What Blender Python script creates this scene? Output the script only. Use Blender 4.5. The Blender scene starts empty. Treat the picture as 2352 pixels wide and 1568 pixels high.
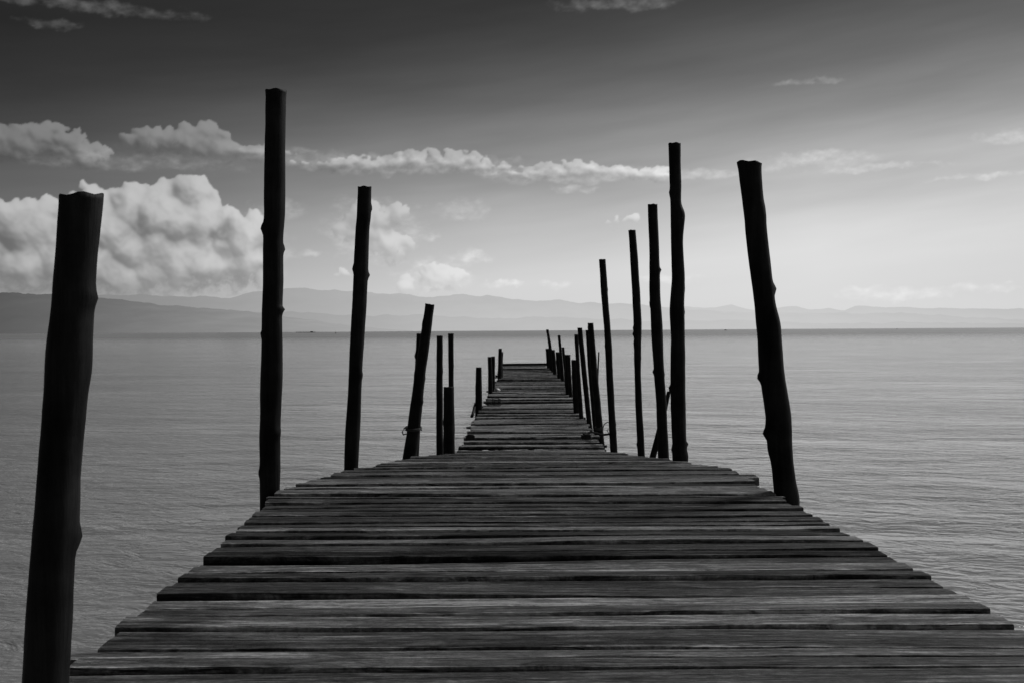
import bpy, math, random
import numpy as np
from mathutils import Matrix, Vector, noise

random.seed(7)
scene = bpy.context.scene
scene.view_settings.view_transform = 'Standard'
scene.view_settings.look = 'None'
scene.view_settings.exposure = 0
F = 35/36*2352
CZ = 2.75
PITCH = math.atan(25/F)
ROLL = math.atan(14/2352)
CAMR = Matrix.Rotation(math.pi/2-PITCH, 3, 'X') @ Matrix.Rotation(-ROLL, 3, 'Z')

def W(x, y, d):
    r = CAMR @ Vector((x-1176, 784-y, -F))
    r = r*(d/r.y)
    return Vector((r.x, r.y, r.z+CZ))

def azel(x, y):
    r = (CAMR @ Vector((x-1176, 784-y, -F))).normalized()
    return math.atan2(r.x, r.y), math.asin(r.z)

# ------------------------------------------------------------ helpers
def link(o):
    scene.collection.objects.link(o); return o

def new_obj(name, verts, faces, mat=None, smooth=False):
    me = bpy.data.meshes.new(name)
    me.from_pydata([tuple(v) for v in verts], [], faces)
    me.update()
    if smooth:
        me.polygons.foreach_set('use_smooth', [True]*len(me.polygons))
    if mat: me.materials.append(mat)
    return link(bpy.data.objects.new(name, me))

def tag(o, label, cat, group=None):
    o["label"] = label; o["category"] = cat
    if group: o["group"] = group

class NT:
    def __init__(s, tree): s.t = tree
    def n(s, typ, **kw):
        nd = s.t.nodes.new(typ)
        for k, v in kw.items(): setattr(nd, k, v)
        return nd
    def l(s, a, b): s.t.links.new(a, b)
    def val(s, sock, v):
        if isinstance(v, bpy.types.NodeSocket): s.l(v, sock)
        else: sock.default_value = v
    def m(s, op, a, b=0.0, c=0.0, clamp=False):
        nd = s.n('ShaderNodeMath', operation=op); nd.use_clamp = clamp
        s.val(nd.inputs[0], a); s.val(nd.inputs[1], b); s.val(nd.inputs[2], c)
        return nd.outputs[0]
    def v(s, op, a, b=(0, 0, 0)):
        nd = s.n('ShaderNodeVectorMath', operation=op)
        s.val(nd.inputs[0], a); s.val(nd.inputs[1], b)
        return nd.outputs['Vector']
    def ramp(s, fac, stops):
        nd = s.n('ShaderNodeValToRGB'); cr = nd.color_ramp
        while len(cr.elements) < len(stops): cr.elements.new(0.5)
        for e, (p, c) in zip(cr.elements, stops):
            e.position = p; e.color = (c, c, c, 1)
        s.l(fac, nd.inputs[0])
        return nd.outputs[0]
    def noise(s, vec, scale=5, detail=4, rough=0.5, dist=0.0):
        nd = s.n('ShaderNodeTexNoise')
        s.l(vec, nd.inputs['Vector']); nd.inputs['Scale'].default_value = scale
        nd.inputs['Detail'].default_value = detail; nd.inputs['Roughness'].default_value = rough
        nd.inputs['Distortion'].default_value = dist
        return nd
    def mapr(s, x, a, b, c, d, smooth=False):
        nd = s.n('ShaderNodeMapRange'); nd.clamp = True
        if smooth: nd.interpolation_type = 'SMOOTHSTEP'
        s.val(nd.inputs[0], x)
        for i, q in enumerate((a, b, c, d)): s.val(nd.inputs[i+1], q)
        return nd.outputs[0]
    def grey(s, a):
        cc = s.n('ShaderNodeCombineColor')
        for i in range(3): s.l(a, cc.inputs[i])
        return cc.outputs[0]

def newmat(name):
    m = bpy.data.materials.new(name); m.use_nodes = True
    return m, NT(m.node_tree), m.node_tree.nodes['Principled BSDF']

# ------------------------------------------------------------ materials
def mat_plank():
    m, t, b = newmat('weathered_plank')
    at = t.n('ShaderNodeAttribute', attribute_name='grain')
    tone = t.n('ShaderNodeAttribute', attribute_name='tone').outputs['Fac']
    wear_highlight = t.n('ShaderNodeAttribute', attribute_name='wear_highlight').outputs['Fac']
    g = at.outputs['Vector']
    n1 = t.noise(t.v('MULTIPLY', g, (2.2, 85, 24)), 1.0, 6, 0.74, 0.5).outputs[0]
    n2 = t.noise(t.v('MULTIPLY', g, (3.5, 210, 60)), 1.0, 3, 0.7, .3).outputs[0]
    n3 = t.noise(t.v('MULTIPLY', g, (4.0, 13, 6)), 1.0, 7, 0.7, 0.9).outputs[0]
    n6 = t.noise(t.v('MULTIPLY', g, (45, 90, 40)), 1.0, 4, 0.75).outputs[0]
    n7 = t.noise(t.v('MULTIPLY', g, (2.2, 26, 8)), 1.0, 6, 0.75, 1.0).outputs[0]
    pos = t.n('ShaderNodeNewGeometry').outputs['Position']
    n4 = t.noise(pos, 1.6, 4, 0.6).outputs[0]
    a = t.m('MULTIPLY', t.mapr(n1, .32, .68, .22, 1.8), t.mapr(n2, .3, .7, .45, 1.5))
    a = t.m('MULTIPLY', a, t.mapr(n3, .36, .66, .50, 1.5, True))
    a = t.m('MULTIPLY', a, t.mapr(n6, .32, .68, .55, 1.45))
    a = t.m('MULTIPLY', a, t.mapr(n4, .3, .7, .6, 1.45))
    a = t.m('MULTIPLY', a, tone)
    a = t.m('MULTIPLY', a, t.mapr(n7, .53, .68, 1.0, 3.2, True))
    a = t.m('MULTIPLY', a, t.m('MULTIPLY_ADD', wear_highlight, t.mapr(n3, .42, .6, .2, 2.4), 1.0))  # worn edges lightened, with edge highlights painted into the base colour
    vo = t.n('ShaderNodeTexVoronoi'); t.l(t.v('MULTIPLY', g, (2.0, 8, 3)), vo.inputs['Vector']); vo.inputs['Scale'].default_value = 1.0
    a = t.m('MULTIPLY', a, t.mapr(vo.outputs['Distance'], .04, .15, .2, 1.0, True))
    ck = t.noise(t.v('MULTIPLY', g, (.9, 34, 9)), 1.0, 3, 0.5, .2).outputs[0]
    crack = t.mapr(t.m('ABSOLUTE', t.m('SUBTRACT', ck, .5)), .0, .024, 0.0, 1.0, True)
    crm = t.m('MAXIMUM', crack, t.mapr(n3, .48, .56, 1.0, .0, True))
    a = t.m('MULTIPLY', a, t.mapr(crm, 0, 1, .06, 1))
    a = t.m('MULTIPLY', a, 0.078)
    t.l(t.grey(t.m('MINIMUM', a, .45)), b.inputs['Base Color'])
    t.l(t.mapr(n3, .35, .68, .72, .48), b.inputs['Roughness'])
    t.l(t.m('MULTIPLY', t.mapr(n1, .35, .65, .03, .30), t.mapr(tone, .2, 1.6, .1, 1.3)), b.inputs['Specular IOR Level'])
    h = t.m('ADD', t.m('MULTIPLY', n1, 1.0), t.m('MULTIPLY', n2, .6))
    h = t.m('ADD', h, t.m('MULTIPLY', n3, 1.2))
    h = t.m('ADD', h, t.m('MULTIPLY', n6, .3))
    h = t.m('ADD', h, t.m('MULTIPLY', crm, .7))
    bp = t.n('ShaderNodeBump'); bp.inputs['Strength'].default_value = 1; bp.inputs['Distance'].default_value = .010
    t.l(h, bp.inputs['Height']); t.l(bp.outputs[0], b.inputs['Normal'])
    return m

def mat_bark(name='dark_bark', base=.010):
    m, t, b = newmat(name)
    oc = t.n('ShaderNodeTexCoord').outputs['Object']
    n1 = t.noise(t.v('MULTIPLY', oc, (38, 38, 2.2)), 1, 6, .65, .5).outputs[0]
    n2 = t.noise(oc, 6, 5, .6).outputs[0]
    a = t.m('MULTIPLY', t.mapr(n1, .3, .7, .5, 1.5), t.mapr(n2, .35, .65, .5, 1.6))
    a = t.m('MULTIPLY', a, base)
    t.l(t.grey(a), b.inputs['Base Color'])
    b.inputs['Roughness'].default_value = .6
    b.inputs['Specular IOR Level'].default_value = 0.06
    bp = t.n('ShaderNodeBump'); bp.inputs['Strength'].default_value = .5; bp.inputs['Distance'].default_value = .006
    t.l(t.m('ADD', n1, n2), bp.inputs['Height']); t.l(bp.outputs[0], b.inputs['Normal'])
    return m

def mat_plain(name, c, rough=.7):
    m, t, b = newmat(name)
    oc = t.n('ShaderNodeTexCoord').outputs['Object']
    n = t.noise(oc, 14, 4, .6).outputs[0]
    t.l(t.grey(t.m('MULTIPLY', t.mapr(n, .3, .7, .6, 1.4), c)), b.inputs['Base Color'])
    b.inputs['Roughness'].default_value = rough
    return m

def mat_water():
    m, t, b = newmat('lake_water')
    pos = t.n('ShaderNodeNewGeometry').outputs['Position']
    rot = t.n('ShaderNodeVectorRotate'); rot.rotation_type = 'Z_AXIS'
    rot.inputs['Angle'].default_value = math.radians(16); t.l(pos, rot.inputs['Vector'])
    p = rot.outputs[0]
    n0 = t.noise(t.v('MULTIPLY', p, (.28, .62, 0)), 1, 2, .5, .5).outputs[0]
    n1 = t.noise(t.v('MULTIPLY', p, (1.6, 3.0, 0)), 1, 3, .6, .9).outputs[0]
    n2 = t.noise(t.v('MULTIPLY', pos, (7.0, 12, 0)), 1, 3, .6, .6).outputs[0]
    nf = t.noise(t.v('MULTIPLY', p, (.06, .16, 0)), 1, 4, .6, .3).outputs[0]
    patch = t.noise(t.v('MULTIPLY', pos, (.07, .16, 0)), 1, 4, .65).outputs[0]
    h = t.m('ADD', t.m('MULTIPLY', n0, .11), t.m('MULTIPLY', n1, t.mapr(patch, .35, .65, .034, .078)))
    h = t.m('ADD', h, t.m('MULTIPLY', n2, t.mapr(patch, .35, .65, .005, .018)))
    h = t.m('ADD', h, t.m('MULTIPLY', nf, .22))
    bp = t.n('ShaderNodeBump'); bp.inputs['Strength'].default_value = 1; bp.inputs['Distance'].default_value = 1.0
    t.l(h, bp.inputs['Height']); t.l(bp.outputs[0], b.inputs['Normal'])
    b.inputs['Base Color'].default_value = (.19, .19, .19, 1)
    sp = t.n('ShaderNodeSeparateXYZ'); t.l(pos, sp.inputs[0])
    t.l(t.mapr(sp.outputs[1], 25, 500, .045, .28), b.inputs['Roughness'])   # open lake is wind-ruffled
    b.inputs['IOR'].default_value = 1.42
    return m

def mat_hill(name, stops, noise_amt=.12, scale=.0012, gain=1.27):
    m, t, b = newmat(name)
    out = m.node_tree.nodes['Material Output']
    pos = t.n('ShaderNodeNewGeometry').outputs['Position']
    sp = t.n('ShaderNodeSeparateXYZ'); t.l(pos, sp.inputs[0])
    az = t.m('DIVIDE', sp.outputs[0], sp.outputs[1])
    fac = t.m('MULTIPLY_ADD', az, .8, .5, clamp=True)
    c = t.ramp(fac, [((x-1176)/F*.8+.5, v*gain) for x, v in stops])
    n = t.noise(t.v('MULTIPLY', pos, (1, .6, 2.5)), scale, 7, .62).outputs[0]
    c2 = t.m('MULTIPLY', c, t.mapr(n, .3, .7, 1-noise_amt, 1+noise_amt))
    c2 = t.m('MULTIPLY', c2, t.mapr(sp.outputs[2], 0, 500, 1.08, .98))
    em = t.n('ShaderNodeEmission'); t.l(t.grey(c2), em.inputs['Color'])  # aerial haze painted as hill glow, ramped by azimuth and height
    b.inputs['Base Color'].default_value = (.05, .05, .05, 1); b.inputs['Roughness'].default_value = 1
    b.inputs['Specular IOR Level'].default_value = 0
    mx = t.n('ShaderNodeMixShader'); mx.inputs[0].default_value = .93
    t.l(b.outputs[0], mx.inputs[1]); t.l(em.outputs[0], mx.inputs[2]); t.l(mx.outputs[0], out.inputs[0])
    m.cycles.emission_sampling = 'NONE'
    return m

PLANK = mat_plank(); BARK = mat_bark(); BEAM = mat_bark('old_beam', .015)
ROPE = mat_plain('dark_rope', .03, .9); DARK = mat_plain('dark_boat', .05); PALE = mat_plain('pale_plastic', .35, .5)

# ------------------------------------------------------------ sky field (same luminance law for the world and the cloud sky)
EL_ST = [(0, .63), (.0476, .65), (.091, .53), (.134, .37), (.177, .235), (.219, .135), (.28, .058), (.32, .038), (.45, .045), (.6, .08)]
AZ_ST = [(0, .46), (.12, .53), (.3, .81), (.5, 1.02), (.75, 1.12), (.9, 1.06), (1, 1.0)]
def hashgrid(seed, n=256):
    r = np.random.default_rng(seed).uniform(0, 2*np.pi, (n, n))
    return np.cos(r), np.sin(r)
_G = {}
def perlin(x, y, seed):
    if seed not in _G: _G[seed] = hashgrid(seed)
    gx, gy = _G[seed]
    xi = np.floor(x).astype(int); yi = np.floor(y).astype(int)
    fx = x-xi; fy = y-yi
    u = fx*fx*fx*(fx*(fx*6-15)+10); v = fy*fy*fy*(fy*(fy*6-15)+10)
    def gr(a, b):
        ia = (xi+a) % 256; ib = (yi+b) % 256
        return gx[ia, ib]*(fx-a)+gy[ia, ib]*(fy-b)
    return 1.5*((gr(0, 0)*(1-u)+gr(1, 0)*u)*(1-v)+(gr(0, 1)*(1-u)+gr(1, 1)*u)*v)
def fbm(x, y, seed, octv=6, rough=.5):
    s = 0; a = 1; tot = 0; f = 1
    for i in range(octv):
        c_, s_ = math.cos(i*.9), math.sin(i*.9)
        s = s+a*perlin((x*c_-y*s_)*f+i*17.3, (x*s_+y*c_)*f+i*9.1, seed+i); tot += a; a *= rough; f *= 2.03
    return s/tot
def sstep(x, a, b):
    t_ = np.clip((x-a)/(b-a), 0, 1); return t_*t_*(3-2*t_)

step = 2.2
AZ = np.arange(-1500, 1500+step, step)/F
EL = np.arange(-12, 900, step)/F
A, E = np.meshgrid(AZ, EL)
X = A*F; Y = E*F
fyq = np.fft.fftfreq(X.shape[0])[:, None]; fxq = np.fft.fftfreq(X.shape[1])[None, :]
def blur(a, px):
    s = px/step
    return np.real(np.fft.ifft2(np.fft.fft2(a)*np.exp(-2*(np.pi*s)**2*(fxq**2+fyq**2))))
azc = np.clip(A, -.6, .6)
ele = E-.10*azc
basev = np.interp(ele, [a for a, _ in EL_ST], [c for _, c in EL_ST])
amv = np.interp(azc/1.2+.5, [a for a, _ in AZ_ST], [c for _, c in AZ_ST])
clear = basev*amv
clear = np.where((Y > 45) & (Y < 850), blur(clear, 14), clear)
ca, sa = math.cos(math.radians(6)), math.sin(math.radians(6))
SX = X*ca+Y*sa; SY = -X*sa+Y*ca
edge = sstep(900/F-E, 0, 60/F)*sstep(1500/F-np.abs(A), 0, 90/F)
stre = fbm(SX/900, SY/130, 300, 5, .5)
stre2 = fbm(SX/420+4, SY/42, 320, 5, .55)
hi = sstep(Y, 120, 420)
sky = clear*(1+edge*(.30*stre*(.15+.85*hi)+.10*stre2*(.2+.8*hi)))

def comp(sky, al, L, op, lit, shd):
    return sky*(1-al*op)+al*op*(shd+(lit-shd)*L)

def wisp(cl, warp, k1, seed, lo, hi_):
    wx = fbm(X/50, Y/40, seed, 5, .55)*warp; wy = fbm(X/50+40, Y/40+11, seed+20, 5, .55)*warp*.6
    D = np.full(X.shape, -3.0)
    for (x, y, rx, ry, amp) in cl:
        a_, e_ = azel(x, y)
        D = np.maximum(D, amp*(1-((X+wx-a_*F)/rx)**2-((Y+wy-e_*F)/ry)**2))
    D = np.maximum(D, -1.5)
    T = D+k1*fbm(X/60, Y/26, seed+60, 7, .6)
    return sstep(T, lo, hi_), np.clip(.5+.9*fbm(X/30, Y/18, seed+70, 5, .55), 0, 1)

# cumulus: heaps of rounded puffs, lit from the upper right
def heap(ells, count, rmin, rmax, seed, dome=60, warp=10, ws=22, squash=1.0, soft_base=16, crisp=2.2, light=(.50, .66, .56), amb=16., fray=.25, wts=(.30, .38, .32), dk=9.0):
    r_ = np.random.default_rng(seed)
    wx = fbm(X/ws, Y/ws, seed, 5, .62)*warp+fbm(X/(ws*3.5), Y/(ws*3.5), seed+7, 4, .5)*warp*1.6
    wy = fbm(X/ws+40, Y/ws+11, seed+20, 5, .62)*warp+fbm(X/(ws*3.5)+9, Y/(ws*3.5), seed+27, 4, .5)*warp*1.3
    xx = X+wx; yy = Y+wy
    H = np.full(X.shape, -1.0); VV = np.zeros_like(X); VWt = np.full(X.shape, 1e-6)
    area = np.array([rx*ry for _, _, rx, ry in ells]); pr = area/area.sum()
    for (x, y, rx, ry) in ells:
        a_, e_ = azel(x, y)
        q = ((X-a_*F)/rx)**2+((Y-e_*F)/ry)**2
        w_ = np.exp(-2.5*q); VWt += w_; VV += w_*np.clip((Y-e_*F)/ry, -1.3, 1.3)
    vert = VV/VWt
    for k in range(count):
        i = r_.choice(len(ells), p=pr)
        x, y, rx, ry = ells[i]
        a_, e_ = azel(x, y)
        rho = math.sqrt(r_.uniform(0, 1)); th = r_.uniform(0, 2*math.pi)
        cx = a_*F+rx*rho*math.cos(th); cy = e_*F+ry*rho*math.sin(th)
        rr = (rmin+(rmax-rmin)*(r_.uniform(0, 1)**2.0))*(1-.45*rho)
        z0 = dome*(1-rho*rho)*r_.uniform(.7, 1.0)*min(1, ry/60+.3)+r_.uniform(-.3, .5)*rr
        m_ = rr*1.0+warp*3.2+6
        i0 = max(0, int((cy-m_-Y[0, 0])/step)); i1 = min(X.shape[0], int((cy+m_-Y[0, 0])/step)+1)
        j0 = max(0, int((cx-m_-X[0, 0])/step)); j1 = min(X.shape[1], int((cx+m_-X[0, 0])/step)+1)
        if i1 <= i0 or j1 <= j0: continue
        d2 = (xx[i0:i1, j0:j1]-cx)**2+((yy[i0:i1, j0:j1]-cy)*squash)**2
        h = np.where(d2 < rr*rr, z0+40+np.sqrt(np.maximum(rr*rr-d2, 0)), -1.0)
        H[i0:i1, j0:j1] = np.maximum(H[i0:i1, j0:j1], h)
    M = (H > 0).astype(float)
    Hf = np.where(H > 0, H, 25.0)
    det = fbm(xx/26, yy/26, seed+60, 6, .62)
    near = sstep(blur(M, 7), .03, .3)
    a_sh = sstep(blur(M, crisp)+fray*det*.8*near, .30, .82)
    a_so = sstep(blur(M, soft_base)+fray*det*near, .25, .95)
    sf = sstep(-vert, -.35, .65)
    alpha = a_sh*(1-sf)+a_so*sf
    L = np.zeros(X.shape)
    for sig, wg in zip((2.2, 7.5, 22.0), wts):
        Hb = blur(Hf+det*dk, sig)
        gy_, gx_ = np.gradient(Hb, step)
        n_ = np.sqrt(gx_**2+gy_**2+.6)
        L += wg*(-gx_*light[0]-gy_*light[1]+light[2]*.74)/n_
    crev = np.tanh((blur(Hf+det*dk, 3.5)-blur(Hf, 18))/amb)
    L = .42+.52*(L-.35)+.13*crev+.14*np.clip(vert, -1, 1)+.30*fbm(xx/95, yy/80, seed+80, 5, .55)
    return alpha, sstep(blur(L, 1.6), -.02, 1.02)

al, L = wisp([(1880, 366, 150, 20, .75), (2010, 384, 170, 9, .6), (2320, 316, 100, 16, .7), (2260, 405, 110, 8, .6),
    (1060, 480, 70, 28, .6), (1320, 434, 60, 10, .8), (710, 580, 32, 11, .7), (650, 482, 70, 24, .7), (690, 362, 150, 22, .9), (1560, 404, 170, 13, 1.0), (940, 378, 290, 26, 1.1), (1340, 400, 240, 24, 1.1), (1140, 392, 130, 14, .8), (300, 370, 260, 22, .6),
    (1158, 653, 45, 12, .8), (1275, 657, 35, 9, .6), (1420, 8, 160, 18, 1.1), (1860, 187, 85, 8, .8), (120, 54, 70, 10, .7), (130, 5, 300, 15, .8),
    (1090, 590, 45, 22, .5), (1530, 640, 80, 12, .5), (2050, 675, 130, 18, .7), (2250, 660, 90, 10, .5), (980, 545, 30, 12, .5), (600, 560, 70, 90, .8), (860, 530, 120, 80, .6), (1000, 630, 100, 45, .6)],
    26, .85, 500, -.1, .95)
sky = comp(sky, al, L, .8, sky*1.30+.11, sky*1.02)
al, L = heap([(830, 380, 160, 9), (1000, 366, 130, 19), (940, 374, 220, 13), (1320, 388, 120, 17), (1400, 398, 180, 11), (1220, 401, 90, 8), (1130, 386, 90, 5), (1500, 404, 90, 5)], 620, 5, 20, 61, dome=12, warp=7, ws=18, squash=1.7, soft_base=10, crisp=2.4, amb=9., fray=.8, wts=(.25, .35, .40))
sky = comp(sky, al, L, .85, sky*1.45+.16, sky*.76)
al, L = heap([(95, 322, 90, 34), (180, 355, 60, 22), (10, 332, 70, 30), (410, 320, 100, 24), (340, 326, 50, 18), (500, 344, 80, 16), (600, 352, 80, 8), (480, 308, 36, 14)], 620, 5, 26, 71, dome=22, warp=12, ws=20, squash=1.15, soft_base=20, crisp=2.2, amb=10., fray=.8)
sky = comp(sky, al, L, .78, sky*1.25+.19, sky*.78)
al, L = heap([(845, 512, 64, 46), (895, 565, 46, 34), (905, 490, 40, 18), (785, 535, 26, 22), (1010, 636, 50, 24), (1005, 616, 30, 12), (935, 662, 18, 10), (778, 630, 24, 10), (1420, 508, 50, 12)], 400, 5, 24, 91, dome=24, warp=14, ws=20, soft_base=18, crisp=2.4, amb=9., fray=1.0)
sky = comp(sky, al, L, .88, clear*.9+.28, clear*.80+.03)
al, L = heap([(400, 500, 90, 80), (350, 590, 140, 85), (300, 500, 60, 55), (560, 545, 70, 65), (440, 440, 44, 36), (230, 540, 80, 66), (60, 545, 110, 70), (20, 500, 60, 36), (40, 620, 90, 40), (470, 615, 90, 50),
    (195, 455, 30, 16), (160, 600, 110, 60), (250, 640, 130, 25), (120, 500, 40, 28), (-90, 560, 110, 70), (585, 610, 40, 35)],
    1300, 6, 46, 81, dome=52, warp=15, ws=28, soft_base=28, crisp=2.4, amb=17., fray=.7, wts=(.26, .36, .38), dk=16.0)
sky = comp(sky, al, L, .95, clear*.75+.42, clear*.46+.045)
hz = np.exp(-np.clip(Y-66, 0, None)/48.0)*.72
sky = sky*(1-hz)+hz*(clear*.6+.4*np.minimum(sky, clear*1.25))
R = 55000.0
vx = np.cos(E)*np.sin(A)*R; vy = np.cos(E)*np.cos(A)*R; vz = np.sin(E)*R+CZ
ny, nx = X.shape
me = bpy.data.meshes.new('sky')
me.vertices.add(nx*ny); me.vertices.foreach_set('co', np.stack([vx, vy, vz], -1).astype(np.float32).ravel())
ii = (np.arange(ny-1)[:, None]*nx+np.arange(nx-1)[None, :]).ravel()
quads = np.stack([ii, ii+nx, ii+nx+1, ii+1], -1).astype(np.int32)
me.loops.add(quads.size); me.loops.foreach_set('vertex_index', quads.ravel())
me.polygons.add(len(quads)); me.polygons.foreach_set('loop_start', np.arange(0, quads.size, 4, dtype=np.int32))
me.update(calc_edges=True)
at = me.attributes.new('glow', 'FLOAT', 'POINT'); at.data.foreach_set('value', np.clip(sky, .005, 1.2).astype(np.float32).ravel())
ms, t, b = newmat('cloudy_sky')
an = t.n('ShaderNodeAttribute', attribute_name='glow')
em = t.n('ShaderNodeEmission'); t.l(t.grey(an.outputs['Fac']), em.inputs['Color'])
t.l(em.outputs[0], ms.node_tree.nodes['Material Output'].inputs[0])
ms.cycles.emission_sampling = 'NONE'
me.materials.append(ms)
skyo = link(bpy.data.objects.new('sky', me)); skyo["kind"] = "structure"; tag(skyo, "dark grey sky brightening to hazy cumulus over the lake", "sky")

# ------------------------------------------------------------ water
S = 60000
water = new_obj('water', [(-S, -300, 0), (S, -300, 0), (S, 54000, 0), (-S, 54000, 0)], [(0, 1, 2, 3)], mat_water())
water["kind"] = "structure"; tag(water, "calm rippled grey lake water reaching the horizon", "water")

# ------------------------------------------------------------ hills
def hill(name, prof, dist, depth, mat, label, rough_px=3.0, seed=0):
    xs = np.arange(prof[0][0], prof[-1][0]+1, 4.0)
    ys = np.interp(xs, [p[0] for p in prof], [p[1] for p in prof])
    rows = 10
    verts = []; faces = []
    n = len(xs)
    for j in range(rows+3):
        for i, (x, y) in enumerate(zip(xs, ys)):
            hy = 766-14*x/2352
            jit = rough_px*noise.fractal(Vector((x*.02+seed*13, seed, 0)), 1.0, 2.0, 6)
            p = W(x, min(y+jit, hy-.3), dist)
            u = j/rows
            if j <= rows:
                hh = (math.sin(u*math.pi/2))**1.1
                yd = dist - depth*(1-u)
                q = 1 + .35*(1-u)*noise.fractal(Vector((x*.012+seed, u*3, seed)), 1.0, 2.0, 5)
                z = p.z*hh*(q if u < 1 else 1)*(yd/dist)
                verts.append((p.x*yd/dist, yd, z-12*(1-u)))
            else:
                k = j-rows
                verts.append((p.x, dist+depth*.5*k, p.z*(1-.6*k)-(20 if k == 2 else 0)))
    for j in range(rows+2):
        for i in range(n-1):
            a = j*n+i
            faces.append((a, a+1, a+n+1, a+n))
    o = new_obj(name, verts, faces, mat, True)
    o["kind"] = "structure"; tag(o, label, "hill")
    return o

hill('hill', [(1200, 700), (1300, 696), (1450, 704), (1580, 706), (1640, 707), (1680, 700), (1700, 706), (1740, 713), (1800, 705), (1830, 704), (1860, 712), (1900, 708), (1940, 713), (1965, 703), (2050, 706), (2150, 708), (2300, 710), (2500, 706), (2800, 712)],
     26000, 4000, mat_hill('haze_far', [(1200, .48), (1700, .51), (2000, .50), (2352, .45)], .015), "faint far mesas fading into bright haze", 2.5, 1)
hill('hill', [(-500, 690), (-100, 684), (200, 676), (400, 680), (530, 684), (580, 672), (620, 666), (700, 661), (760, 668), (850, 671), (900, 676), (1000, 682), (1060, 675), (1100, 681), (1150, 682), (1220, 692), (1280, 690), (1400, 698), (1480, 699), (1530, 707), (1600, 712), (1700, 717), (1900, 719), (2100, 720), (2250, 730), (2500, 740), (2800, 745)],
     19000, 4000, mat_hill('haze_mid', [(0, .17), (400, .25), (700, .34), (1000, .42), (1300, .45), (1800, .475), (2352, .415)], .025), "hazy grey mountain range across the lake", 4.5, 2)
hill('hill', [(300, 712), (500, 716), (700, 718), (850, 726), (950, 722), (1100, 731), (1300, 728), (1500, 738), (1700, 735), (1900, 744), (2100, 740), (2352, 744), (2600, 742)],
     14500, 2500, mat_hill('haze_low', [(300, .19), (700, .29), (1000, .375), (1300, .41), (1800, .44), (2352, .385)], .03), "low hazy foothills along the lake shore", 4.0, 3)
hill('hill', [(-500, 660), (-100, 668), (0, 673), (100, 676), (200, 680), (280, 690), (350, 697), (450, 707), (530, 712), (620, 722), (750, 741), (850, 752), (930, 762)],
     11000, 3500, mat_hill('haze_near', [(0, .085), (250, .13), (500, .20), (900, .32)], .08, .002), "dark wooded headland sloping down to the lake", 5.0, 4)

# ------------------------------------------------------------ deck profile
stations = [(1568, 124, 2585), (1480, 226, 2420), (1320, 413, 2121), (1160, 600, 1822), (1118, 655, 1742), (1096, 728, 1712), (1078, 800, 1668), (1062, 885, 1572), (1049, 952, 1466),
            (1039, 1050, 1395), (960, 1093, 1338), (900, 1128, 1308), (870, 1142, 1287), (855, 1150, 1272), (840, 1157, 1252)]
PW = 2.3
D = []; XL = []; XR = []; ZZ = []
for y, a, b in stations:
    d = F*PW/(b-a)
    pa, pb = W(a, y, d), W(b, y, d)
    D.append(d); XL.append(pa.x); XR.append(pb.x); ZZ.append((pa.z+pb.z)/2)
k = 1.0
D.insert(0, k); XL.insert(0, XL[0]+(XL[1]-XL[0])*(k-D[1])/(D[2]-D[1])); XR.insert(0, XR[0]+(XR[1]-XR[0])*(k-D[1])/(D[2]-D[1])); ZZ.insert(0, ZZ[0])
def deck(d):
    return float(np.interp(d, D, XL)), float(np.interp(d, D, XR)), float(np.interp(d, D, ZZ))

pier = bpy.data.objects.new('pier', None); link(pier)
pier.location = (0, 4, 0)
tag(pier, "long weathered plank jetty stepping down over the lake", "pier")
def child(o, par=pier):
    o.parent = par; o.matrix_parent_inverse = Matrix.Translation(-par.location)
    return o

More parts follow.
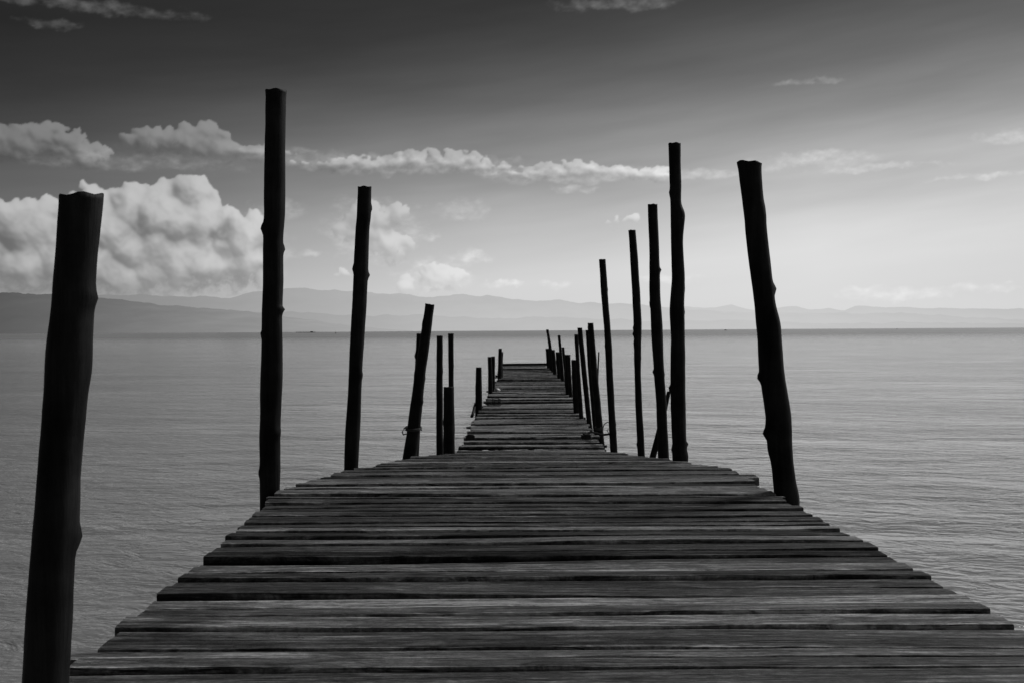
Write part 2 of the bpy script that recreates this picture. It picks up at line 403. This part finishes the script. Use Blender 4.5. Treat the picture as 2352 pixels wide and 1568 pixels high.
verts = []; faces = []; grain = []; tone = []; wear_highlights = []
d = 1.05; END = D[-1]
while d < END:
    w = random.choice([random.uniform(.055, .08), random.uniform(.075, .105), random.uniform(.09, .125)]) if d < 15 else random.uniform(.10, .24)
    gap = random.uniform(.007, .019) if d < 12 else random.uniform(.02, .06)
    dc = d+w/2
    xl, xr, z = deck(dc)
    slope = (deck(dc+.08)[2]-deck(dc-.08)[2])/.16
    jl = random.gauss(0, .004); jr = random.gauss(0, .004)
    if random.random() < .06: jl -= random.uniform(.012, .03)
    if random.random() < .06: jr += random.uniform(.012, .03)
    if 2.27 < dc < 2.38: jl = -.06
    if 5.2 < dc < 5.6: jr = random.uniform(.03, .09)
    if dc > 15: jl *= 6; jr *= 6
    xl += jl; xr += jr
    th = random.uniform(.036, .05)
    # plank ends are trimmed roughly along the jetty edge
    dl = deck(dc+w/2)[0]-deck(dc-w/2)[0]; dr = deck(dc+w/2)[1]-deck(dc-w/2)[1]
    skew = math.radians(random.gauss(0, .35 if d < 12 else .9))
    tilt = math.radians(random.gauss(0, 2.4 if d < 12 else 3.5)) + math.atan(slope)*.9
    zo = random.gauss(0, .005 if d < 15 else .018)
    rollx = random.gauss(0, .0028 if d < 15 else .006)
    nseg = 44 if d < 8 else 8
    ox, oy, oz = random.uniform(0, 60), random.uniform(0, 60), random.uniform(0, 60)
    tn = random.uniform(.40, 1.5)
    if random.random() < .16: tn *= 1.7
    if random.random() < .15: tn *= .55
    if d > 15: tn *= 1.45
    wr = random.uniform(.2, 1.3)
    ch = .003
    base = len(verts)
    s1, s2 = random.uniform(0, 99), random.uniform(0, 99)
    for i in range(nseg+1):
        u = i/nseg
        x = xl+(xr-xl)*u
        xm = x-(xl+xr)/2
        wf = .006*noise.fractal(Vector((x*1.6, s1, 0)), 1., 2., 4)
        wb = .006*noise.fractal(Vector((x*1.6, s2, 5)), 1., 2., 4)
        zb = .007*noise.noise(Vector((x*.9, s1, 9)))
        y0 = -w/2+wf; y1 = w/2+wb
        zf = .0025*noise.noise(Vector((x*7, s1, 3)))
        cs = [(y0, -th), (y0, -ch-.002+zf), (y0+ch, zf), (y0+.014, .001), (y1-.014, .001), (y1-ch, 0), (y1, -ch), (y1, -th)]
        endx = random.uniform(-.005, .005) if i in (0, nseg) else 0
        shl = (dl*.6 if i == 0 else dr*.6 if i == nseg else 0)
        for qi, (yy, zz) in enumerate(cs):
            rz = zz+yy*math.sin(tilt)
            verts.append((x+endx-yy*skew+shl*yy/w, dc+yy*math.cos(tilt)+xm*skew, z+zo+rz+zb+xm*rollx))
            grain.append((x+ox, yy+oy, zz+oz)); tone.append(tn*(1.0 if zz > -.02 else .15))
            wear_highlights.append(wr if qi in (1, 2) else (.5*wr if qi == 5 else 0.0))  # worn edges plus painted highlight, strongest on the front top chamfer
    for i in range(nseg):
        for j in range(8):
            a = base+i*8+j; b_ = base+i*8+(j+1) % 8
            faces.append((a, b_, b_+8, a+8))
    faces.append(tuple(base+j for j in range(7, -1, -1)))
    faces.append(tuple(base+nseg*8+j for j in range(8)))
    d += w+gap
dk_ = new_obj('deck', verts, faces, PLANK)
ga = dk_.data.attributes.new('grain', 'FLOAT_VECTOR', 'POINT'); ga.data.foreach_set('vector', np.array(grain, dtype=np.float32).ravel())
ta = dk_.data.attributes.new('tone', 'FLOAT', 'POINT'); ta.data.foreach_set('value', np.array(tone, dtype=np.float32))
wa = dk_.data.attributes.new('wear_highlight', 'FLOAT', 'POINT'); wa.data.foreach_set('value', np.array(wear_highlights, dtype=np.float32))
child(dk_)

def stringer(off_fn, size=.09):
    vs = []; fs = []
    ds = np.concatenate([np.arange(1.1, 16, .4), np.arange(16, END-.2, 1.2)])
    for q in ds:
        xl, xr, z = deck(q)
        x = off_fn(xl, xr); zt = z-.085
        for dx, dz in ((-1, 0), (1, 0), (1, -1.6), (-1, -1.6)):
            vs.append((x+dx*size/2+.004*noise.noise(Vector((q, dx, dz))), q, zt+dz*size))
    n = len(ds)
    for i in range(n-1):
        for j in range(4):
            a = i*4+j; b_ = i*4+(j+1) % 4
            fs.append((a, a+4, b_+4, b_))
    fs.append((0, 1, 2, 3)); fs.append(tuple((n-1)*4+j for j in (3, 2, 1, 0)))
    return child(new_obj('beam', vs, fs, BEAM))
stringer(lambda a, b: a+.16); stringer(lambda a, b: b-.16); stringer(lambda a, b: (a+b)/2)

def box_verts(c, s, rz=0, jitter=.0):
    vs = []
    Rm = Matrix.Rotation(rz, 3, 'Z')
    for sx in (-1, 1):
        for sy in (-1, 1):
            for sz in (-1, 1):
                p = Rm @ Vector((sx*s[0]/2, sy*s[1]/2, sz*s[2]/2))
                vs.append((c[0]+p.x+random.uniform(-jitter, jitter), c[1]+p.y+random.uniform(-jitter, jitter), c[2]+p.z+random.uniform(-jitter, jitter)))
    fs = [(0, 1, 3, 2), (4, 6, 7, 5), (0, 4, 5, 1), (2, 3, 7, 6), (0, 2, 6, 4), (1, 5, 7, 3)]
    return vs, fs
def join_boxes(name, boxes, mat, jitter=.0, bevel=0):
    V = []; Fs = []
    for c, s, rz in boxes:
        v_, f_ = box_verts(c, s, rz, jitter); b0 = len(V)
        V += v_; Fs += [tuple(i+b0 for i in f) for f in f_]
    o = new_obj(name, V, Fs, mat)
    if bevel:
        md = o.modifiers.new('bevel', 'BEVEL'); md.width = bevel; md.segments = 2
    return o
for q, ext in ((5.45, .10), (9.2, .1), (15.6, .12), (22.5, .2), (29.5, .25), (36, .3), (43, .5), (49, .5)):
    xl, xr, z = deck(q)
    child(join_boxes('crossbeam', [(((xl+xr)/2+.02, q, z-.14), (xr-xl+ext, .1, .09), 0)], BEAM, .006, .01))
xl, xr, z = deck(END)
child(join_boxes('end_board', [(((xl+xr)/2-.05, END+.1, z+.07), (xr-xl+.3, .12, .15), 0), ((xl+.1, END-.1, z+.08), (.5, .12, .14), .05), ((xr-.05, END-.15, z+.07), (.35, .12, .14), -.05)], BEAM, .01, .01))

# ------------------------------------------------------------ posts
def post(st, d, label, knots=4, sides=18, flare=.06, seed=0, topcut=0.0):
    rs = random.Random(seed*31+5)
    P = []
    for a, b, y in st:
        p = W((a+b)/2, y, d); P.append((p.x, p.z, (b-a)/2*d/F))
    P = sorted(P, key=lambda p: -p[1])
    x0, z0, r0 = P[0]; x1, z1, r1 = P[-1]
    sl = (x1-x0)/(z1-z0)
    zb = -.6
    P.append((x1+sl*(zb-z1), zb, r1*1.04))
    zt = P[0][1]
    zs = np.arange(zb, zt, max(.016, d*.003)); zs = np.append(zs, [zt-.012, zt])
    zs = np.unique(np.round(zs, 4))
    pz = [p[1] for p in P][::-1]; px = [p[0] for p in P][::-1]; pr = [p[2] for p in P][::-1]
    def sm(vals, z):
        return sum(np.interp(z+o, pz, vals)*w for o, w in ((-.03, .2), (-.015, .2), (0, .2), (.015, .2), (.03, .2)))
    kn = [(rs.uniform(max(.3, z1), zt-.1), rs.choice([0, math.pi])+rs.uniform(-.9, .9), rs.uniform(.16, .36), rs.uniform(.012, .028)) for _ in range(knots)]
    ox, oy = float(np.interp(zb, pz, px)), d
    V = []; Fs = []
    for z in zs:
        cx = float(sm(px, z)); r = float(sm(pr, z))
        for j in range(sides):
            th = 2*math.pi*j/sides
            rr = r*(1+.075*noise.fractal(Vector((math.cos(th)*.9+seed*7, math.sin(th)*.9, z*3.0)), 1., 2., 5))
            for (kz, ka, kh, ks) in kn:
                da = (th-ka+math.pi) % (2*math.pi)-math.pi
                rr += r*kh*math.exp(-((z-kz)/ks)**2-(da/.6)**2)
            tt = zt-z
            if tt < .03: rr *= 1+flare*(1-tt/.03)*(.6+.4*math.sin(th*2+seed))
            zz = z
            if tt < .001: zz = z+topcut*r*math.cos(th)+.003*math.sin(th*5+seed)
            V.append((cx+rr*math.cos(th)-ox, rr*math.sin(th), zz))
    n = len(zs)
    for i in range(n-1):
        for j in range(sides):
            a = i*sides+j; b = i*sides+(j+1) % sides
            Fs.append((a, b, b+sides, a+sides))
    c = len(V)
    ring = [V[(n-1)*sides+j] for j in range(sides)]
    cx = sum(p[0] for p in ring)/sides; cy = sum(p[1] for p in ring)/sides
    for p in ring:
        V.append((cx+(p[0]-cx)*.55, cy+(p[1]-cy)*.55, p[2]-.004))
    V.append((cx, cy, zt-.008))
    for j in range(sides):
        k2 = (j+1) % sides
        Fs.append(((n-1)*sides+j, (n-1)*sides+k2, c+k2, c+j)); Fs.append((c+j, c+k2, c+sides))
    o = new_obj('wooden_post', V, Fs, BARK, True)
    o.location = (ox, oy, 0)
    tag(o, label, "post", "rough wooden posts standing along the jetty")
    return o

TALL = "tall rough dark timber post beside the plank jetty"
FAR = "short dark timber post beside the far jetty deck"
posts = [
 ([(141,233,450),(136,229,500),(129,221,600),(121,215,700),(109,206,800),(106,210,835),(103,198,885),(95,189,1000),(85,180,1130),(83,183,1160),(76,169,1250),(64,164,1400),(53,155,1568)], 2.12, "thick smooth dark post leaning slightly by jetty edge", 2, .08),
 ([(611,656,209),(610,655,300),(607,654,400),(607,654,495),(605,650,550),(604,650,660),(602,648,720),(599,649,860),(598,645,950),(595,643,1000),(597,643,1100),(598,642,1150)], 4.75, "tallest straight knobbly timber post beside the jetty", 6, .0),
 ([(822,853,430),(819,852,500),(816,848,525),(813,846,600),(809,842,700),(804,836,790),(800,830,900),(793,827,1000),(790,822,1080)], 6.6, "tall slim timber post tilting toward the jetty", 5, .0),
 ([(977,998,699),(963,987,790),(951,977,860),(936,966,980),(925,957,1052)], 9.9, "stout timber post leaning steeply with rope tied", 4, -.15),
 ([(957,976,766),(950,970,900),(941,962,1045)], 10.7, "slim post standing behind the leaning roped post", 2, 0),
 ([(1003,1017,771),(1002,1017,900),(1002,1018,1045)], 12.9, "slim straight timber post of medium height", 2, 0),
 ([(1029,1042,766),(1030,1042,880),(1030,1043,1045)], 14.2, "thin straight post behind a thick stub", 2, 0),
 ([(1019,1043,888),(1018,1044,960),(1018,1045,1045)], 13.6, "short thick sawn-off post stub by the jetty", 1, 0),
 ([(1093,1106,843),(1092,1107,890),(1091,1108,940)], 23.0, "short thick post where the far deck starts", 1, 0),
 ([(1120,1129,819),(1121,1131,860),(1121,1132,905)], 28.6, FAR, 1, 0),
 ([(1128,1137,818),(1128,1137,860),(1128,1137,900)], 29.6, FAR, 1, 0),
 ([(1145,1153,800),(1144,1152,830),(1143,1152,865)], 36.5, FAR, 1, 0),
 ([(1148,1156,808),(1147,1155,830),(1146,1155,865)], 37.5, FAR, 1, 0),
 ([(1694,1747,374),(1698,1749,410),(1704,1752,450),(1706,1756,475),(1707,1762,486),(1710,1759,500),(1712,1761,535),(1720,1769,600),(1732,1782,700),(1737,1793,745),(1741,1794,775),(1744,1800,840),(1748,1803,870),(1757,1816,945),(1762,1819,980),(1765,1819,1005),(1758,1820,1025),(1765,1821,1040),(1772,1823,1070),(1777,1829,1120),(1779,1836,1135),(1780,1834,1165)], 4.62, "heavy gnarled timber post leaning outward over water", 5, -.1),
 ([(1536,1563,330),(1537,1564,400),(1540,1564,470),(1540,1574,490),(1541,1569,550),(1543,1572,640),(1538,1572,712),(1542,1573,770),(1540,1574,840),(1541,1575,950),(1545,1577,1030),(1543,1583,1048),(1545,1579,1060)], 7.85, "tall straight knobbly post rising beside the jetty", 6, .0),
 ([(1488,1510,470),(1489,1511,510),(1491,1514,560),(1492,1517,680),(1495,1522,750),(1502,1526,860),(1507,1531,930),(1512,1537,1060)], 9.3, "tall crooked timber post with a brace behind", 5, 0),
 ([(1532,1541,898),(1515,1528,960),(1490,1506,1055)], 9.9, "slanting brace pole crossing behind a tall post", 1, .3),
 ([(1443,1460,529),(1448,1466,600),(1455,1474,740),(1457,1472,860),(1460,1476,950),(1465,1482,1055)], 11.7, TALL, 5, 0),
 ([(1376,1391,596),(1380,1396,670),(1387,1402,750),(1390,1406,800),(1392,1408,860),(1397,1413,950),(1402,1419,1045)], 15.2, TALL, 5, 0),
 ([(1350,1363,742),(1357,1372,850),(1370,1386,990)], 18.2, "leaning medium timber post with rope near base", 2, 0),
 ([(1345,1354,758),(1351,1361,860),(1362,1372,985)], 19.0, "slim leaning post tucked behind a thicker one", 1, 0),
 ([(1326,1337,753),(1335,1347,850),(1348,1360,975)], 19.8, "slim leaning timber post of medium height", 1, 0),
 ([(1319,1328,768),(1324,1333,860),(1330,1340,955)], 21.3, "slim leaning timber post of medium height", 1, 0),
 ([(1312,1326,826),(1314,1330,890),(1318,1336,955)], 22.5, "short thick timber stub at the deck edge", 1, 0),
 ([(1374,1377,808),(1371,1375,860),(1369,1374,920)], 18.8, "very thin leaning stick between thick posts", 0, 0),
 ([(1297,1310,814),(1298,1311,860),(1299,1312,895)], 28.0, FAR, 1, 0),
 ([(1290,1296,797),(1294,1300,840),(1297,1304,880)], 31.0, FAR, 1, 0),
 ([(1281,1287,770),(1285,1292,820),(1289,1296,868)], 34.5, "thin post leaning slightly above the far deck", 1, 0),
 ([(1276,1284,808),(1278,1287,840),(1280,1289,868)], 36.5, FAR, 1, 0),
 ([(1266,1274,803),(1268,1277,830),(1270,1279,860)], 40.0, FAR, 1, 0),
 ([(1254,1260,757),(1259,1266,790),(1266,1273,850)], 43.0, "thin leaning post near the jetty end", 1, 0),
 ([(1253,1262,800),(1255,1264,830),(1256,1265,850)], 49.0, FAR, 1, 0),
 ([(1260,1268,801),(1261,1270,830),(1262,1271,850)], 46.0, FAR, 1, 0),
 ([(1283,1290,812),(1285,1293,840),(1287,1295,865)], 35.5, FAR, 1, 0),
 ([(1303,1310,820),(1304,1312,860),(1306,1314,890)], 27.0, FAR, 1, 0),
]
for i, (st, dd, lab, kn, tc) in enumerate(posts):
    post(st, dd, lab, kn, 24 if dd < 8 else 12, .02 if dd < 3 else .08 if dd < 7 else .03, i+1, tc)

# ------------------------------------------------------------ ropes
def tube(name, pts, r, mat, sides=7):
    V = []; Fs = []
    n = len(pts)
    for i, p in enumerate(pts):
        p = Vector(p)
        tg = (Vector(pts[min(i+1, n-1)])-Vector(pts[max(i-1, 0)])).normalized()
        up = Vector((0, 0, 1)) if abs(tg.z) < .9 else Vector((1, 0, 0))
        a = tg.cross(up).normalized(); b = tg.cross(a)
        for j in range(sides):
            th = 2*math.pi*j/sides
            rr = r*(1+.15*math.sin(i*1.3+th))
            V.append(p+a*rr*math.cos(th)+b*rr*math.sin(th))
    for i in range(n-1):
        for j in range(sides):
            q = i*sides+j; w_ = i*sides+(j+1) % sides
            Fs.append((q, w_, w_+sides, q+sides))
    Fs.append(tuple(range(sides-1, -1, -1))); Fs.append(tuple((n-1)*sides+j for j in range(sides)))
    return new_obj(name, V, Fs, mat, True)
def coil(px, py, d, Rr, turns, r, tail, label):
    c = W(px, py, d); pts = []
    N = int(turns*18)
    for i in range(N):
        th = 2*math.pi*i/18
        pts.append((c.x+Rr*math.cos(th), d+Rr*math.sin(th), c.z+(i/18)*r*1.9-.01+.01*math.sin(th)))
    l = Vector(pts[-1])
    for k_ in tail:
        pts.append((l.x+k_[0], l.y-.03, l.z+k_[1]))
    o = tube('rope', pts, r, ROPE); tag(o, label, "rope"); return o
coil(950, 985, 9.9, .078, 2.5, .007, [(-.02, -.02), (-.04, -.05), (-.03, -.08), (.0, -.07)], "rope wound around a leaning post, loose end hanging")
coil(1376, 985, 18.2, .075, 3, .009, [(.02, .06), (.08, .10), (.13, .07), (.13, .0), (.07, -.05), (.1, -.1)], "rope looped around a post by the deck")
a = W(1352, 993, 17.6); b = W(1408, 998, 15.5)
o = tube('wooden_pole', [a.lerp(b, k/8)+Vector((0, 0, .01*math.sin(k))) for k in range(9)], .018, BARK); tag(o, "thin horizontal pole lashed between two posts", "pole")
a = W(1093, 925, 23.2); b = W(1084, 955, 22.2)
o = tube('wooden_stake', [a.lerp(b, k/5) for k in range(6)], .035, BARK); tag(o, "short slanting stake against the far deck post", "stake")

# ------------------------------------------------------------ things on the deck
def on_deck(px, d):
    xl, xr, z = deck(d); p = W(px, 900, d); return p.x, d, z+.008
def dist_for(py):
    return float(min(np.arange(14, 55, .1), key=lambda q: abs(759+(CZ-deck(q)[2])*F/q-py)))
q = dist_for(1012)
for px in (1079, 1345):
    x, y, z = on_deck(px, q)
    o = join_boxes('wooden_block', [((0, 0, .04), (.15, .14, .08), .1), ((.01, .01, .092), (.10, .12, .02), .25)], BEAM, .008, .008)
    o.location = (x, y, z)
    tag(o, "small dark wooden block nailed on the deck", "wooden block", "wooden blocks on the deck")
q = dist_for(931)
x, y, z = on_deck(1133, q)
bx = []
cw, cd, chh = .30, .30, .16
for sx in (-1, 0, 1):
    for sy in (-1, 1):
        bx.append(((sx*cw/2, sy*cd/2, chh/2), (.016, .016, chh), 0))
for zz in (.02, .08, .15):
    for sy in (-1, 1): bx.append(((0, sy*(cd/2+.014), zz), (cw+.03, .01, .013), 0))
    for sx in (-1, 1): bx.append(((sx*(cw/2+.014), 0, zz), (.01, cd+.02, .013), 0))
for k_ in range(5): bx.append(((-cw/2+.03+k_*.06, 0, .012), (.02, cd-.04, .008), 0))
o = join_boxes('crate', bx, BEAM, .002); o.location = (x, y, z); o.rotation_euler[2] = .15
tag(o, "small dark open slatted crate on the deck edge", "crate")
def lathe(name, prof, mat, sides=20):
    V = []; Fs = []
    for (t_, r) in prof:
        for j in range(sides):
            th = 2*math.pi*j/sides
            V.append((t_, r*math.cos(th), r*math.sin(th)))
    n = len(prof)
    for i in range(n-1):
        for j in range(sides):
            a_ = i*sides+j; b_ = i*sides+(j+1) % sides
            Fs.append((a_, a_+sides, b_+sides, b_))
    return new_obj(name, V, Fs, mat, True)
q = dist_for(902)
x, y, z = on_deck(1143, q)
o = lathe('plastic_jug', [(-.11, .001), (-.11, .06), (-.095, .075), (0, .078), (.03, .075), (.06, .05), (.075, .026), (.10, .026), (.105, .03), (.12, .03), (.12, .001)], PALE)
o.location = (x, y, z+.07); o.rotation_euler = (0, 0, .9); o.scale = (.9, .9, .9)
tag(o, "pale plastic jug lying on the far deck", "jug")

# ------------------------------------------------------------ distant things on the lake
def boat(px, d, L, label, yaw=0.0):
    p = W(px, 755, d)
    e = bpy.data.objects.new('fishing_boat', None); link(e); e.location = (p.x, d, 0); e.rotation_euler[2] = yaw
    V = []; Fs = []
    n = 11
    for i in range(n):
        u = i/(n-1); s = -1+2*u
        hw = L*.13*max(.02, (1-abs(s)**3)); sh = L*(.09+.06*s*s)
        for yy, zz in ((-hw, sh), (-hw*.7, .0), (0, -L*.04), (hw*.7, 0), (hw, sh), (0, sh*.85)):
            V.append((s*L/2, yy, zz))
    for i in range(n-1):
        for j in range(6):
            a_ = i*6+j; b_ = i*6+(j+1) % 6
            Fs.append((a_, b_, b_+6, a_+6))
    h = new_obj('hull', V, Fs, DARK); h.parent = e
    c = join_boxes('cabin', [((-L*.1, 0, L*.17), (L*.3, L*.16, L*.14), 0), ((-L*.1, 0, L*.25), (L*.36, L*.2, L*.02), 0), ((L*.2, 0, L*.2), (L*.02, L*.02, L*.2), 0)], DARK); c.parent = e
    tag(e, label, "boat", "small fishing boats far out on the lake")
boat(1667, 2300, 8, "small dark fishing boat on the horizon line")
boat(1709, 2600, 3.5, "tiny dark boat far out on the lake", 1.2)
boat(2060, 2600, 4.5, "tiny dark boat far out on the lake", .3)
p = W(703, 760, 2300)
L = 44
bx = [((0, 0, .5), (L, 8, .5), 0), ((0, -3.5, 2.7), (L, .3, .35), 0), ((0, 3.5, 2.7), (L*.96, .3, .35), 0)]
for k_ in range(12):
    bx.append(((-L/2+1+k_*(L-2)/11, -3.5, 1.6), (.4, .4, 2.4+(k_ % 3)*.5), 0))
o = join_boxes('fish_pen', bx, DARK); o.location = (p.x, 2300, 0)
hut = join_boxes('hut', [((L*.3, 0, 1.9), (6, 4, 2.0), 0), ((L*.3, 0, 3.05), (7, 5, .3), 0)], DARK); hut.parent = o
tag(o, "long low floating fish pen on the horizon", "fish pen")
p = W(771, 762, 1400)
o = lathe('buoy', [(-.6, .001), (-.5, .8), (.3, .9), (.9, .5), (1.2, .14), (3.4, .12), (3.5, .001)], DARK, 12)
o.rotation_euler[1] = -math.pi/2; o.location = (p.x, 1400, 0); tag(o, "small dark marker buoy floating on the lake", "buoy")

# ------------------------------------------------------------ sun (veiled by high haze, so its shadows are soft)
SAZ, SEL = math.radians(52), math.radians(38)
sd = bpy.data.lights.new('sun', 'SUN'); sd.energy = 3.1; sd.angle = math.radians(18); sd.color = (1, 1, 1)
so = link(bpy.data.objects.new('sun', sd))
dirv = Vector((math.sin(SAZ)*math.cos(SEL), math.cos(SAZ)*math.cos(SEL), math.sin(SEL)))
so.rotation_euler = dirv.to_track_quat('Z', 'Y').to_euler(); so.location = (20, 20, 30)

# ------------------------------------------------------------ world
world = bpy.data.worlds.new('World'); scene.world = world; world.use_nodes = True
t = NT(world.node_tree)
bg = world.node_tree.nodes['Background']
dirn = t.n('ShaderNodeTexCoord').outputs['Generated']
sp = t.n('ShaderNodeSeparateXYZ'); t.l(dirn, sp.inputs[0])
az = t.m('ARCTAN2', sp.outputs[0], sp.outputs[1])
el = t.m('ARCSINE', sp.outputs[2])
azc_ = t.m('MINIMUM', t.m('MAXIMUM', az, -.6), .6)
elev = t.m('MULTIPLY_ADD', azc_, -.10, el)
base_ = t.ramp(t.m('DIVIDE', elev, .6, clamp=True), [(a_/.6, c_) for a_, c_ in EL_ST])
am = t.ramp(t.m('MULTIPLY_ADD', azc_, 1/1.2, .5, clamp=True), AZ_ST)
skyv = t.m('MULTIPLY', base_, am)
ni = t.n('ShaderNodeTexSky'); ni.sky_type = 'NISHITA'; ni.sun_disc = False
ni.sun_elevation = SEL; ni.sun_rotation = SAZ
bw = t.n('ShaderNodeRGBToBW'); t.l(ni.outputs[0], bw.inputs[0])
skyv = t.m('ADD', skyv, t.m('MULTIPLY', bw.outputs[0], .003))
t.l(t.grey(skyv), bg.inputs['Color']); bg.inputs['Strength'].default_value = 1.0

# ------------------------------------------------------------ camera
cd_ = bpy.data.cameras.new('camera'); cam = link(bpy.data.objects.new('camera', cd_))
cd_.lens = 35; cd_.sensor_width = 36; cd_.clip_end = 120000; cd_.clip_start = .05
cd_.dof.use_dof = True; cd_.dof.focus_distance = 5.0; cd_.dof.aperture_fstop = 14
mw = CAMR.to_4x4(); mw.translation = Vector((0, 0, CZ)); cam.matrix_world = mw
scene.camera = cam
